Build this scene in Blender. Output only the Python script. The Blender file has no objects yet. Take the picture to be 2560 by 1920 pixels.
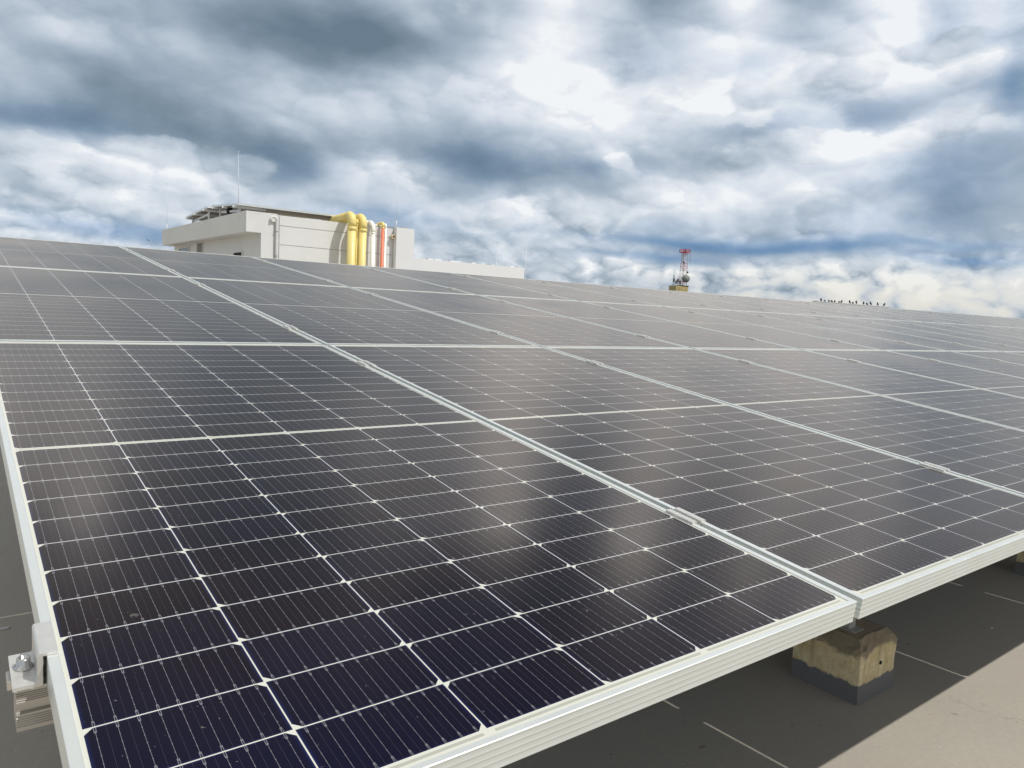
import bpy, bmesh, math, random
from mathutils import Vector, Matrix

# ------------------------------------------------------------------ camera
scene = bpy.context.scene
COL = scene.collection
cam = bpy.data.cameras.new('camera')
cam_ob = bpy.data.objects.new('camera', cam)
COL.objects.link(cam_ob)
cam.sensor_width = 36.0
cam.lens = 26.05
cam.clip_start = 0.02
cam.clip_end = 6000
_r, _d, _f = ((0.79755301, -0.60127377, 0.04877546),
              (-0.02237428, -0.11028309, -0.99364834),
              (0.60283380, 0.79139591, -0.10140968))
cam_ob.matrix_world = Matrix(((_r[0], -_d[0], -_f[0], -0.0725),
                              (_r[1], -_d[1], -_f[1], -0.5487),
                              (_r[2], -_d[2], -_f[2], 1.2492),
                              (0, 0, 0, 1)))
scene.camera = cam_ob

# ------------------------------------------------------------------ sun
SUN_DIR = Vector((-0.393, 0.587, -1.0)).normalized()      # the way the light travels
sun = bpy.data.lights.new('sun', 'SUN')
sun.energy = 3.5
sun.angle = math.radians(0.5)
sun.color = (1.0, 0.965, 0.91)
sun_ob = bpy.data.objects.new('sun', sun)
sun_ob.rotation_euler = SUN_DIR.to_track_quat('-Z', 'Y').to_euler()
sun_ob.location = (0, 0, 30)
COL.objects.link(sun_ob)

# ------------------------------------------------------------------ sky
# azimuth, elevation, half widths (degrees) and strength of the cloud masses
SOFT = [(79.37, 13.36, 6.47, 1.71, -0.34), (85.49, 10.52, 5.12, 1.24, -0.42), (77.67, 11.24, 8.18, 1.15, -0.22), (67.74, 18.89, 9.15, 1.84, -0.3), (62.6, 17.95, 6.94, 2.16, -0.26), (52.45, 21.4, 12.42, 1.34, -0.16), (72.6, 18.22, 3.16, 1.68, -0.08), (71.98, 10.64, 4.04, 1.55, -0.4), (69.78, 9.52, 3.6, 1.1, -0.28), (56.4, 10.85, 4.51, 2.12, -0.38), (53.03, 9.88, 3.93, 1.29, -0.22), (46.13, 10.56, 4.47, 1.27, -0.34), (40.89, 11.34, 4.91, 1.11, -0.16), (35.39, 13.07, 4.1, 1.11, -0.34), (28.0, 14.63, 3.2, 0.94, -0.3), (24.43, 9.73, 3.97, 2.29, -0.3), (21.35, 8.37, 4.4, 1.5, -0.1), (20.04, 14.6, 1.48, 1.38, -0.38), (23.33, 12.65, 1.36, 1.46, -0.1), (32.25, 7.76, 3.72, 0.69, -0.15), (70.41, 14.65, 2.99, 1.8, 0.14), (77.43, 16.71, 2.21, 1.66, 0.1), (84.56, 16.01, 3.01, 1.57, 0.16), (66.22, 14.21, 6.24, 1.19, 0.14), (60.33, 19.42, 1.75, 1.0, 0.16), (57.26, 16.82, 2.67, 1.83, 0.16), (81.97, 9.37, 5.76, 1.25, 0.16), (76.16, 9.1, 2.81, 1.58, 0.14), (84.9, 7.47, 2.61, 1.48, 0.06), (80.59, 6.74, 5.71, 1.3, 0.14), (78.16, 15.62, 13.65, 4.08, -0.12), (64.87, 16.7, 8.56, 3.08, -0.05), (21.54, 10.35, 4.4, 4.91, -0.03), (30.33, 15.56, 7.64, 3.99, -0.06), (52.47, 16.55, 5.97, 2.91, 0.12), (25.82, 19.22, 6.1, 2.05, 0.16), (37.22, 18.64, 3.31, 1.49, 0.1), (63.8, 9.77, 2.62, 1.4, 0.26), (61.4, 8.52, 2.08, 1.43, 0.16), (71.93, 6.82, 4.07, 1.11, 0.12), (49.21, 17.06, 4.46, 2.1, 0.62), (45.22, 14.87, 3.83, 1.48, 0.42), (39.47, 15.39, 3.4, 1.31, 0.5), (53.19, 18.86, 2.68, 1.27, 0.14), (45.29, 11.43, 1.04, 0.84, 0.34), (47.7, 21.03, 3.23, 0.98, 0.2), (31.47, 16.87, 2.84, 1.73, 0.34), (26.2, 16.0, 2.86, 1.68, 0.3), (30.07, 12.64, 3.32, 1.16, 0.36), (32.92, 9.4, 5.35, 1.63, 0.3), (23.33, 12.65, 2.5, 1.1, 0.34), (27.18, 11.11, 3.67, 1.28, 0.26), (39.59, 9.4, 4.3, 1.12, 0.26), (48.63, 7.15, 4.54, 1.03, 0.18), (21.46, 16.01, 1.3, 1.38, 0.2), (30.51, 5.84, 3.13, 0.5, 0.1), (32.94, 2.98, 11.37, 1.08, 0.22), (21.98, 3.27, 5.64, 1.04, 0.18), (80.61, 4.07, 7.17, 0.63, -0.22), (41.07, 5.64, 7.01, 0.47, -0.3), (42.16, 4.43, 5.31, 0.41, -0.28), (32.05, 5.26, 6.39, 0.45, -0.34), (22.22, 5.86, 5.41, 0.36, -0.2), (21.0, 4.7, 3.52, 0.31, -0.2), (63.7, 6.11, 4.11, 0.64, -0.2), (39.26, 8.84, 1.72, 1.13, 0.1), (87.11, 13.23, 2.45, 1.35, -0.1), (81.72, 12.6, 2.07, 0.97, -0.12), (64.9, 17.72, 4.27, 1.52, -0.1), (84.07, 3.29, 4.47, 0.26, 0.18), (75.1, 3.22, 5.24, 0.33, 0.15), (56.25, 7.39, 3.63, 1.46, 0.16), (59.14, 3.67, 4.23, 0.9, 0.12)]
BLUE = [(80.6, 4.12, 7.17, 0.69, 0.9), (75.1, 4.0, 5.24, 0.5, 0.4), (63.7, 6.2, 4.7, 0.87, 0.75), (85.49, 10.52, 5.55, 1.31, 0.3), (55.59, 6.25, 4.25, 0.41, 0.3), (41.07, 5.64, 7.01, 0.47, 0.85), (42.16, 4.43, 5.31, 0.41, 0.9), (32.05, 5.32, 5.86, 0.45, 1.0), (42.32, 6.77, 3.23, 0.75, 0.5), (23.37, 5.86, 6.0, 0.42, 0.8), (21.01, 4.83, 4.4, 0.31, 0.55), (27.05, 6.93, 7.39, 0.8, 0.35), (24.22, 9.98, 5.58, 2.28, 0.45), (46.12, 10.42, 4.77, 1.13, 0.25), (56.38, 10.28, 4.82, 1.99, 0.25), (70.88, 9.68, 4.1, 1.36, 0.25), (34.09, 13.69, 4.03, 1.31, 0.3), (36.25, 16.85, 1.64, 1.77, 0.55), (23.49, 18.72, 6.74, 2.7, 0.45), (20.03, 14.49, 1.48, 1.84, 0.5), (28.2, 14.19, 2.97, 1.5, 0.3), (41.38, 18.01, 3.43, 1.53, 0.2), (21.68, 4.83, 5.36, 0.46, 0.4)]
CUMULUS = [(49.21, 16.92, 3.27, 1.58, 0.8), (44.93, 14.87, 3.23, 1.07, 0.7), (39.49, 15.65, 2.69, 1.36, 0.95), (36.92, 15.02, 1.66, 1.56, 0.7), (30.79, 17.8, 2.04, 1.33, 1.0), (32.77, 16.82, 2.36, 1.24, 0.8), (29.18, 16.71, 1.25, 1.7, 0.6), (24.13, 18.35, 1.37, 0.8, 0.9), (25.59, 16.89, 2.58, 1.42, 0.8), (22.99, 15.94, 1.34, 1.4, 0.7), (21.32, 16.67, 0.86, 1.14, 0.6), (29.3, 12.61, 3.28, 0.9, 1.0), (32.31, 11.54, 3.17, 0.85, 0.8), (26.1, 12.45, 1.2, 0.75, 0.8), (44.99, 11.35, 0.95, 0.73, 0.95), (38.25, 10.52, 3.11, 1.11, 0.75), (42.18, 9.08, 3.51, 1.14, 0.75), (30.53, 9.1, 3.88, 1.13, 0.7), (22.43, 12.59, 2.23, 1.21, 0.8), (24.4, 11.86, 2.09, 0.99, 0.5), (84.45, 8.27, 4.17, 1.11, 0.85), (78.16, 9.76, 4.19, 1.08, 0.9), (76.16, 8.57, 1.79, 1.46, 0.8), (85.97, 7.2, 1.28, 0.73, 0.8), (80.59, 7.26, 4.04, 1.29, 0.5), (74.08, 8.26, 1.58, 1.08, 0.55), (63.8, 9.77, 2.04, 0.84, 0.85), (61.74, 9.64, 2.07, 1.27, 0.8), (59.91, 8.34, 2.09, 1.01, 0.6), (56.23, 6.8, 2.12, 1.03, 0.6), (51.7, 7.62, 3.34, 1.32, 0.75), (46.56, 7.81, 2.7, 1.31, 0.75), (48.87, 5.96, 3.34, 1.04, 0.6), (33.57, 7.48, 2.16, 1.11, 0.6), (34.6, 3.21, 9.11, 0.75, 0.55), (24.32, 3.48, 7.08, 0.8, 0.6), (43.25, 2.9, 3.57, 0.6, 0.6), (46.31, 3.68, 1.81, 0.6, 0.5), (19.69, 6.83, 1.7, 1.24, 0.6), (56.86, 20.93, 1.18, 0.61, 0.6), (81.69, 15.45, 2.29, 1.4, 0.35), (69.12, 18.72, 3.28, 0.73, 0.0)]


# unseen cloud masses above the picture, shaped to streak the reflections in the glass
HIGH = [(50.5, 25, 2.4, 4.5, 0.65), (48, 39, 9, 7, -0.40), (82, 28, 2.8, 6, 0.5), (37.5, 25, 2.2, 5, 0.75), (28, 24.5, 1.6, 5, 0.5), (22, 27, 2.0, 7, 0.6), (59, 36, 2.4, 6, 0.34), (31, 37, 2.5, 6, 0.36), (89, 24, 1.8, 5, 0.4),
        (70, 28, 6.0, 9, -0.42), (44, 27, 2.4, 7, -0.45), (32.5, 27, 1.6, 6, -0.35), (90, 46, 12, 9, -0.34), (50, 50, 14, 10, -0.42), (17, 30, 2.5, 7, -0.35), (62, 24, 2.0, 4, 0.25)]

class Nodes:
    """small helper to write node trees as expressions"""
    def __init__(self, tree):
        self.t = tree; self.n = tree.nodes; self.l = tree.links
    def put(self, sock, v):
        if isinstance(v, bpy.types.NodeSocket): self.l.new(v, sock)
        elif isinstance(v, bpy.types.Node): self.l.new(v.outputs[0], sock)
        elif sock.type == 'RGBA' and not isinstance(v, (int, float)):
            sock.default_value = tuple(v) + ((1.0,) if len(v) == 3 else ())
        elif sock.type in ('VECTOR', 'RGBA') and isinstance(v, (int, float)):
            sock.default_value = (v, v, v) if sock.type == 'VECTOR' else (v, v, v, 1)
        else: sock.default_value = v
    def m(self, op, a, b=None, c=None, clamp=False):
        n = self.n.new('ShaderNodeMath'); n.operation = op; n.use_clamp = clamp
        self.put(n.inputs[0], a)
        if b is not None: self.put(n.inputs[1], b)
        if c is not None: self.put(n.inputs[2], c)
        return n.outputs[0]
    def v(self, op, a, b=None, c=None, out=0):
        n = self.n.new('ShaderNodeVectorMath'); n.operation = op
        self.put(n.inputs[0], a)
        if b is not None: self.put(n.inputs['Scale'] if op == 'SCALE' else n.inputs[1], b)
        if c is not None: self.put(n.inputs[2], c)
        return n.outputs['Value'] if op in ('DOT_PRODUCT', 'LENGTH', 'DISTANCE') else n.outputs[0]
    def xyz(self, x, y, z=0.0):
        n = self.n.new('ShaderNodeCombineXYZ')
        for s, q in zip(n.inputs, (x, y, z)): self.put(s, q)
        return n.outputs[0]
    def sep(self, a):
        n = self.n.new('ShaderNodeSeparateXYZ'); self.put(n.inputs[0], a); return n.outputs
    def noise(self, vec, scale=5, detail=4, rough=0.5, lac=2.0, dist=0.0, dim='3D', color=False):
        n = self.n.new('ShaderNodeTexNoise'); n.noise_dimensions = dim
        if vec is not None: self.put(n.inputs['Vector'], vec)
        for k, q in (('Scale', scale), ('Detail', detail), ('Roughness', rough), ('Lacunarity', lac), ('Distortion', dist)):
            self.put(n.inputs[k], q)
        return n.outputs['Color'] if color else n.outputs['Fac']
    def ramp(self, fac, stops, interp='LINEAR'):
        n = self.n.new('ShaderNodeValToRGB'); n.color_ramp.interpolation = interp
        e = n.color_ramp.elements
        while len(e) < len(stops): e.new(0.5)
        for el, (p, c) in zip(e, stops):
            el.position = p; el.color = (c, c, c, 1) if isinstance(c, (int, float)) else tuple(c) + (1,)
        self.put(n.inputs[0], fac); return n.outputs[0]
    def mix(self, fac, a, b, blend='MIX'):
        n = self.n.new('ShaderNodeMix'); n.data_type = 'RGBA'; n.blend_type = blend
        self.put(n.inputs['Factor'], fac); self.put(n.inputs[6], a); self.put(n.inputs[7], b)
        return n.outputs[2]
    def mapr(self, v, a, b, c=0.0, d=1.0, smooth=False):
        n = self.n.new('ShaderNodeMapRange')
        if smooth: n.interpolation_type = 'SMOOTHSTEP'
        for k, q in zip(range(5), (v, a, b, c, d)): self.put(n.inputs[k], q)
        return n.outputs[0]

def srgb(r, g, b):
    f = lambda c: c / 255 / 12.92 if c <= 10.3 else ((c / 255 + 0.055) / 1.055) ** 2.4
    return (f(r), f(g), f(b))

world = bpy.data.worlds.new('World')
scene.world = world
world.use_nodes = True
world.node_tree.nodes.clear()
W_ = Nodes(world.node_tree)
tc = W_.n.new('ShaderNodeTexCoord')
D = tc.outputs['Generated']
dx, dy, dz = W_.sep(D)
DEG = 57.29578
def cloud_coords(vec):
    x, y, z = W_.sep(vec)
    k = W_.m('DIVIDE', 1.0, W_.m('ADD', W_.m('MAXIMUM', z, 0.0), 0.42))
    return W_.xyz(W_.m('MULTIPLY', x, k), W_.m('MULTIPLY', y, k), W_.m('MULTIPLY', z, 1.2))
c1 = cloud_coords(D)
c2 = cloud_coords(W_.v('ADD', D, (0.012, -0.008, 0.022)))
c3 = cloud_coords(W_.v('ADD', D, (0.010, -0.006, 0.016)))
def puff_coords(vec):
    x, y, z = W_.sep(vec)
    k = W_.m('DIVIDE', 1.0, W_.m('ADD', W_.m('MAXIMUM', z, 0.0), 1.1))
    return W_.xyz(W_.m('MULTIPLY', x, k), W_.m('MULTIPLY', y, k), W_.m('MULTIPLY', z, 1.25))
cp = puff_coords(D)
cq = puff_coords(W_.v('ADD', D, (0.010, -0.007, 0.020)))
warp = W_.noise(cp, 5.5, 4, 0.5, color=True)
warp = W_.v('SUBTRACT', warp, (0.5, 0.5, 0.5))
az = W_.m('MULTIPLY', W_.m('ARCTAN2', dy, dx), DEG)
el = W_.m('MULTIPLY', W_.m('ARCSINE', dz), DEG)
wscale = W_.mapr(el, 0.0, 14.0, 0.32, 1.0)
P = W_.v('ADD', W_.xyz(az, el), W_.v('MULTIPLY', warp, W_.xyz(W_.m('MULTIPLY', wscale, 8.0), W_.m('MULTIPLY', wscale, 5.5))))
warp2 = W_.v('SUBTRACT', W_.noise(cp, 15.0, 5, 0.62, color=True), (0.5, 0.5, 0.5))
P2 = W_.v('ADD', P, W_.v('MULTIPLY', warp2, W_.xyz(W_.m('MULTIPLY', wscale, 3.2), W_.m('MULTIPLY', wscale, 2.6))))
def lobes(rows, pos, start):
    acc = start
    for a, e, sa, se, amp in rows:
        if amp == 0: continue
        q = W_.v('MULTIPLY_ADD', pos, (1 / sa, 1 / se, 0), (-a / sa, -e / se, 0))
        g = W_.m('POWER', 0.43, W_.v('DOT_PRODUCT', q, q))
        acc = W_.m('MULTIPLY_ADD', g, amp, acc)
    return acc
n_big = W_.noise(c1, 3.0, 4, 0.5)
n_1 = W_.noise(cp, 10.0, 6, 0.54)
n_2 = W_.noise(cq, 10.0, 6, 0.54)
emboss = W_.m('SUBTRACT', n_1, n_2)
jig = W_.v('SCALE', W_.v('SUBTRACT', W_.noise(cp, 11.0, 5, 0.6, color=True), (0.5, 0.5, 0.5)), 0.085)
cpa = W_.v('ADD', cp, jig)
cpb = W_.v('ADD', cpa, (0.0060, -0.0030, 0.0150))
def one_puff(c, sc):
    n = W_.n.new('ShaderNodeTexVoronoi'); n.feature = 'F1'
    W_.put(n.inputs['Vector'], c); n.inputs['Scale'].default_value = sc
    d_ = n.outputs['Distance']
    return W_.m('SUBTRACT', 1.0, W_.m('MULTIPLY', d_, d_))
def puffs(c):
    """heaped rounded billows, smaller towards the horizon"""
    near = W_.m('ADD', W_.m('MULTIPLY', one_puff(c, 9.0), 0.68), W_.m('MULTIPLY', one_puff(c, 21.0), 0.32))
    far = W_.m('ADD', W_.m('MULTIPLY', one_puff(c, 21.0), 0.65), W_.m('MULTIPLY', one_puff(c, 44.0), 0.35))
    t = W_.mapr(el, 3.0, 9.0, 0.0, 1.0, True)
    return W_.m('MULTIPLY_ADD', W_.m('SUBTRACT', near, far), t, far)
v_1 = puffs(cpa)
v_2 = puffs(cpb)
vemb = W_.m('SUBTRACT', v_1, v_2)
# soft layer of stratocumulus
out_of_view = W_.mapr(el, 20.0, 34.0, 0.0, 1.0)
base = W_.m('MULTIPLY_ADD', W_.m('SUBTRACT', n_big, 0.5), W_.mapr(out_of_view, 0, 1, 0.55, 1.3), W_.mapr(out_of_view, 0, 1, 0.640, 0.60))
B = lobes(SOFT, P, base)
B = lobes(HIGH, W_.v('ADD', W_.xyz(az, el), W_.v('SCALE', warp, 9.0)), B)
B = W_.m('MULTIPLY_ADD', W_.m('SUBTRACT', n_1, 0.5), 0.22, B)
B = W_.m('MULTIPLY_ADD', emboss, 0.45, B)
puffy = W_.mapr(B, 0.34, 0.66, 0.12, 1.0)
B = W_.m('MULTIPLY_ADD', W_.m('MULTIPLY', vemb, puffy), 0.85, B)
B = W_.m('MULTIPLY_ADD', W_.m('MULTIPLY', W_.m('SUBTRACT', v_1, 0.72), puffy), 0.22, B)
# crisp cumulus on top
Cc = lobes(CUMULUS, P2, 0.0)
Cc = W_.m('MULTIPLY_ADD', W_.m('SUBTRACT', n_1, 0.5), 0.8, Cc)
Cc = W_.m('MULTIPLY_ADD', W_.m('SUBTRACT', v_1, 0.72), 1.2, Cc)
cm = W_.mapr(Cc, 0.40, 0.62, 0, 1, True)
Bc = W_.m('MULTIPLY_ADD', emboss, 0.8, W_.mapr(Cc, 0.4, 1.3, 0.74, 0.86))
Bc = W_.m('MULTIPLY_ADD', vemb, 1.5, Bc)
Bc = W_.m('MULTIPLY_ADD', W_.m('SUBTRACT', B, 0.76), 0.60, Bc)
Bm = W_.m('MULTIPLY_ADD', W_.m('SUBTRACT', Bc, B), W_.m('MULTIPLY', cm, 0.62), B)
Bm = W_.m('SUBTRACT', Bm, W_.m('MULTIPLY', W_.m('MAXIMUM', W_.m('SUBTRACT', Bm, 0.74), 0.0), 0.20))
PB = W_.v('ADD', W_.xyz(az, el), W_.v('MULTIPLY', warp, W_.xyz(W_.m('MULTIPLY', wscale, 9.0), W_.m('MULTIPLY', wscale, 4.0))))
K = lobes(BLUE, PB, 0.10)
K = W_.m('MULTIPLY', K, W_.m('SUBTRACT', 1.0, W_.m('MULTIPLY', cm, 0.8)), clamp=True)
grey = W_.ramp(Bm, [(0.0, srgb(108, 125, 138)), (0.22, srgb(134, 150, 163)), (0.45, srgb(172, 185, 198)),
                    (0.70, srgb(206, 215, 225)), (0.90, srgb(230, 235, 241)), (1.0, srgb(248, 250, 252))])
blue = W_.ramp(Bm, [(0.0, srgb(84, 120, 158)), (0.25, srgb(112, 146, 184)), (0.5, srgb(158, 181, 208)),
                    (0.75, srgb(196, 211, 233)), (1.0, srgb(240, 246, 252))])
clouds = W_.mix(K, grey, blue)
warmth = W_.m('MULTIPLY', W_.mapr(el, 1.0, 5.5, 1.0, 0.0, True), W_.mapr(az, 32, 50, 1.0, 0.0, True))
clouds = W_.mix(W_.m('MULTIPLY', warmth, W_.mapr(Bm, 0.45, 0.85, 0.0, 0.7)), clouds, srgb(232, 227, 212))
high = W_.mapr(el, 22.0, 40.0, 0.0, 0.75, True)  # unseen upper sky greyed to neutralise the roof shade and reflections
clouds = W_.mix(high, clouds, W_.ramp(Bm, [(0.1, srgb(112, 114, 112)), (0.5, srgb(178, 176, 170)), (0.95, srgb(255, 252, 245))]))
nishita = W_.n.new('ShaderNodeTexSky')
nishita.sky_type = 'NISHITA'
nishita.sun_disc = False
nishita.sun_elevation = math.asin(-SUN_DIR.z)
nishita.sun_rotation = math.atan2(-SUN_DIR.x, -SUN_DIR.y)
sky_bg = W_.n.new('ShaderNodeBackground')
W_.put(sky_bg.inputs[0], nishita); sky_bg.inputs[1].default_value = 0.10
cl_bg = W_.n.new('ShaderNodeBackground')
W_.put(cl_bg.inputs[0], clouds)
high_boost = W_.m('MULTIPLY', W_.mapr(Bm, 0.72, 1.03, 0.0, 1.8), W_.mapr(el, 22.0, 27.0, 0.0, 1.0, True))  # extra brightness added to the unseen clouds for streaks in the glass
W_.put(cl_bg.inputs[1], W_.m('ADD', high_boost, 1.0))
ms = W_.n.new('ShaderNodeMixShader')
ms.inputs[0].default_value = 0.93
W_.l.new(sky_bg.outputs[0], ms.inputs[1]); W_.l.new(cl_bg.outputs[0], ms.inputs[2])
wo = W_.n.new('ShaderNodeOutputWorld')
W_.l.new(ms.outputs[0], wo.inputs[0])
world.cycles.sampling_method = 'MANUAL'
world.cycles.sample_map_resolution = 512

scene.view_settings.view_transform = 'Standard'
scene.view_settings.look = 'None'
scene.view_settings.exposure = 0.0
scene.view_settings.gamma = 1.0
scene.cycles.use_denoising = True
scene.cycles.max_bounces = 6

# ------------------------------------------------------------------ helpers
PI = math.pi
def tag(o, label=None, cat=None, group=None, kind=None):
    if label: o['label'] = label
    if cat: o['category'] = cat
    if group: o['group'] = group
    if kind: o['kind'] = kind
    return o

def empty(name, loc=(0, 0, 0), rot=(0, 0, 0)):
    o = bpy.data.objects.new(name, None)
    o.empty_display_size = 0.05
    o.location = loc; o.rotation_euler = rot
    COL.objects.link(o)
    return o

class MB:
    """collects geometry, links it as one mesh object"""
    def __init__(self): self.bm = bmesh.new()
    def box(self, x0, x1, y0, y1, z0, z1, mat=None, bevel=0.0):
        vs = [self.bm.verts.new((x, y, z)) for x in (x0, x1) for y in (y0, y1) for z in (z0, z1)]
        fs = [self.bm.faces.new([vs[i] for i in f]) for f in
              ((0, 1, 3, 2), (4, 6, 7, 5), (0, 4, 5, 1), (2, 3, 7, 6), (0, 2, 6, 4), (1, 5, 7, 3))]
        if mat is not None:
            for v in vs: v.co = mat @ v.co
        if bevel:
            es = list({e for f in fs for e in f.edges})
            bmesh.ops.bevel(self.bm, geom=es, offset=bevel, segments=2, affect='EDGES', profile=0.6)
        return self
    def bar(self, a, b, w, h, up=(0, 0, 1)):
        """box beam of width w, height h from a to b"""
        a, b = Vector(a), Vector(b); d = b - a; L = d.length; d.normalize()
        s = d.cross(Vector(up)).normalized(); u = s.cross(d)
        m = Matrix((( d.x, s.x, u.x, a.x), (d.y, s.y, u.y, a.y), (d.z, s.z, u.z, a.z), (0, 0, 0, 1)))
        return self.box(0, L, -w / 2, w / 2, -h / 2, h / 2, m)
    def tube(self, pts, r, seg=20, caps=True, radii=None):
        pts = [Vector(p) for p in pts]; rings = []
        t = (pts[1] - pts[0]).normalized()
        ref = Vector((0, 0, 1)) if abs(t.z) < 0.9 else Vector((1, 0, 0))
        n = t.cross(ref).normalized()
        for i, p in enumerate(pts):
            t2 = (pts[min(i + 1, len(pts) - 1)] - pts[max(i - 1, 0)]).normalized()
            n = (n - t2 * n.dot(t2)).normalized(); b = t2.cross(n)
            rr = radii[i] if radii else r
            rings.append([self.bm.verts.new(p + (n * math.cos(k * 2 * PI / seg) + b * math.sin(k * 2 * PI / seg)) * rr) for k in range(seg)])
        for r0, r1 in zip(rings, rings[1:]):
            for k in range(seg):
                f = self.bm.faces.new((r0[k], r0[(k + 1) % seg], r1[(k + 1) % seg], r1[k])); f.smooth = True
        if caps:
            self.bm.faces.new(list(reversed(rings[0]))); self.bm.faces.new(rings[-1])
        return self
    def lathe(self, prof, seg=24, mat=None, smooth=True):
        rings = [[self.bm.verts.new((r * math.cos(k * 2 * PI / seg), r * math.sin(k * 2 * PI / seg), z)) for k in range(seg)] for r, z in prof]
        for r0, r1 in zip(rings, rings[1:]):
            for k in range(seg):
                f = self.bm.faces.new((r0[k], r0[(k + 1) % seg], r1[(k + 1) % seg], r1[k])); f.smooth = smooth
        self.bm.faces.new(list(reversed(rings[0]))); self.bm.faces.new(rings[-1])
        if mat is not None:
            for ring in rings:
                for v in ring: v.co = mat @ v.co
        return self
    def extrude(self, prof, x0, x1, axis='X'):
        """closed (a, b) outline swept along an axis; a, b are the other two axes"""
        def p(a, b, t): return {'X': (t, a, b), 'Y': (a, t, b), 'Z': (a, b, t)}[axis]
        r0 = [self.bm.verts.new(p(a, b, x0)) for a, b in prof]
        r1 = [self.bm.verts.new(p(a, b, x1)) for a, b in prof]
        n = len(prof)
        for k in range(n): self.bm.faces.new((r0[k], r0[(k + 1) % n], r1[(k + 1) % n], r1[k]))
        self.bm.faces.new(list(reversed(r0))); self.bm.faces.new(r1)
        return self
    def build(self, name, mat, parent=None, loc=None):
        bmesh.ops.recalc_face_normals(self.bm, faces=self.bm.faces)
        me = bpy.data.meshes.new(name); self.bm.to_mesh(me); self.bm.free()
        me.materials.append(mat)
        o = bpy.data.objects.new(name, me); COL.objects.link(o)
        if parent: o.parent = parent
        if loc: o.location = loc
        return o

def copy_tree(o, parent=None):
    c = o.copy(); COL.objects.link(c); c.parent = parent
    for ch in list(o.children): copy_tree(ch, c)
    return c

def arc(center, r, a0, a1, plane, n=10):
    """points on an arc; plane gives the two unit axes"""
    u, v = Vector(plane[0]), Vector(plane[1]); c = Vector(center)
    return [c + (u * math.cos(a0 + (a1 - a0) * k / n) + v * math.sin(a0 + (a1 - a0) * k / n)) * r for k in range(n + 1)]

# ------------------------------------------------------------------ materials
def new_mat(name):
    m = bpy.data.materials.new(name); m.use_nodes = True
    t = m.node_tree; t.nodes.clear()
    N = Nodes(t)
    b = t.nodes.new('ShaderNodeBsdfPrincipled'); o = t.nodes.new('ShaderNodeOutputMaterial')
    t.links.new(b.outputs[0], o.inputs[0])
    return m, N, b

def obj_coords(N):
    return N.n.new('ShaderNodeTexCoord').outputs['Object']
def world_coords(N):
    return N.n.new('ShaderNodeNewGeometry').outputs['Position']

def plain(name, col, rough=0.5, metal=0.0, var=0.0, vscale=6.0, bump=0.0, bscale=60.0, dirt=None, coords='o'):
    m, N, b = new_mat(name)
    P = obj_coords(N) if coords == 'o' else world_coords(N)
    b.inputs['Roughness'].default_value = rough; b.inputs['Metallic'].default_value = metal
    c = tuple(col)
    if var:
        n = N.noise(P, vscale, 6, 0.6)
        c = N.mix(N.mapr(n, 0.3, 0.7), tuple(q * (1 - var) for q in col), tuple(min(1, q * (1 + var)) for q in col))
        N.put(b.inputs['Roughness'], N.mapr(N.noise(P, vscale * 3, 3), 0.3, 0.7, rough * 0.85, min(1, rough * 1.15)))
    if dirt:
        n = N.noise(P, dirt[1], 8, 0.65, dist=0.6)
        c = N.mix(N.mapr(n, dirt[2], dirt[2] + 0.12, 0, dirt[3], True), c, dirt[0])
    N.put(b.inputs['Base Color'], c)
    if bump:
        bp = N.n.new('ShaderNodeBump'); bp.inputs['Strength'].default_value = bump; bp.inputs['Distance'].default_value = 0.002
        N.put(bp.inputs['Height'], N.noise(P, bscale, 5, 0.6)); N.l.new(bp.outputs[0], b.inputs['Normal'])
    return m

M_ALU = plain('anodised_aluminium', (0.73, 0.76, 0.74), 0.40, 0.60, 0.03, 5.0)
M_RAIL = plain('mill_aluminium', (0.42, 0.40, 0.37), 0.36, 0.75, 0.10, 14.0)
M_CLAMP = plain('clamp_aluminium', (0.66, 0.655, 0.63), 0.45, 0.65, 0.05, 60.0)
M_STEEL = plain('stainless_steel', (0.60, 0.58, 0.55), 0.22, 1.0, 0.06, 200.0)
M_BLACK = plain('dark_void', (0.012, 0.012, 0.012), 0.8)

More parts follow.
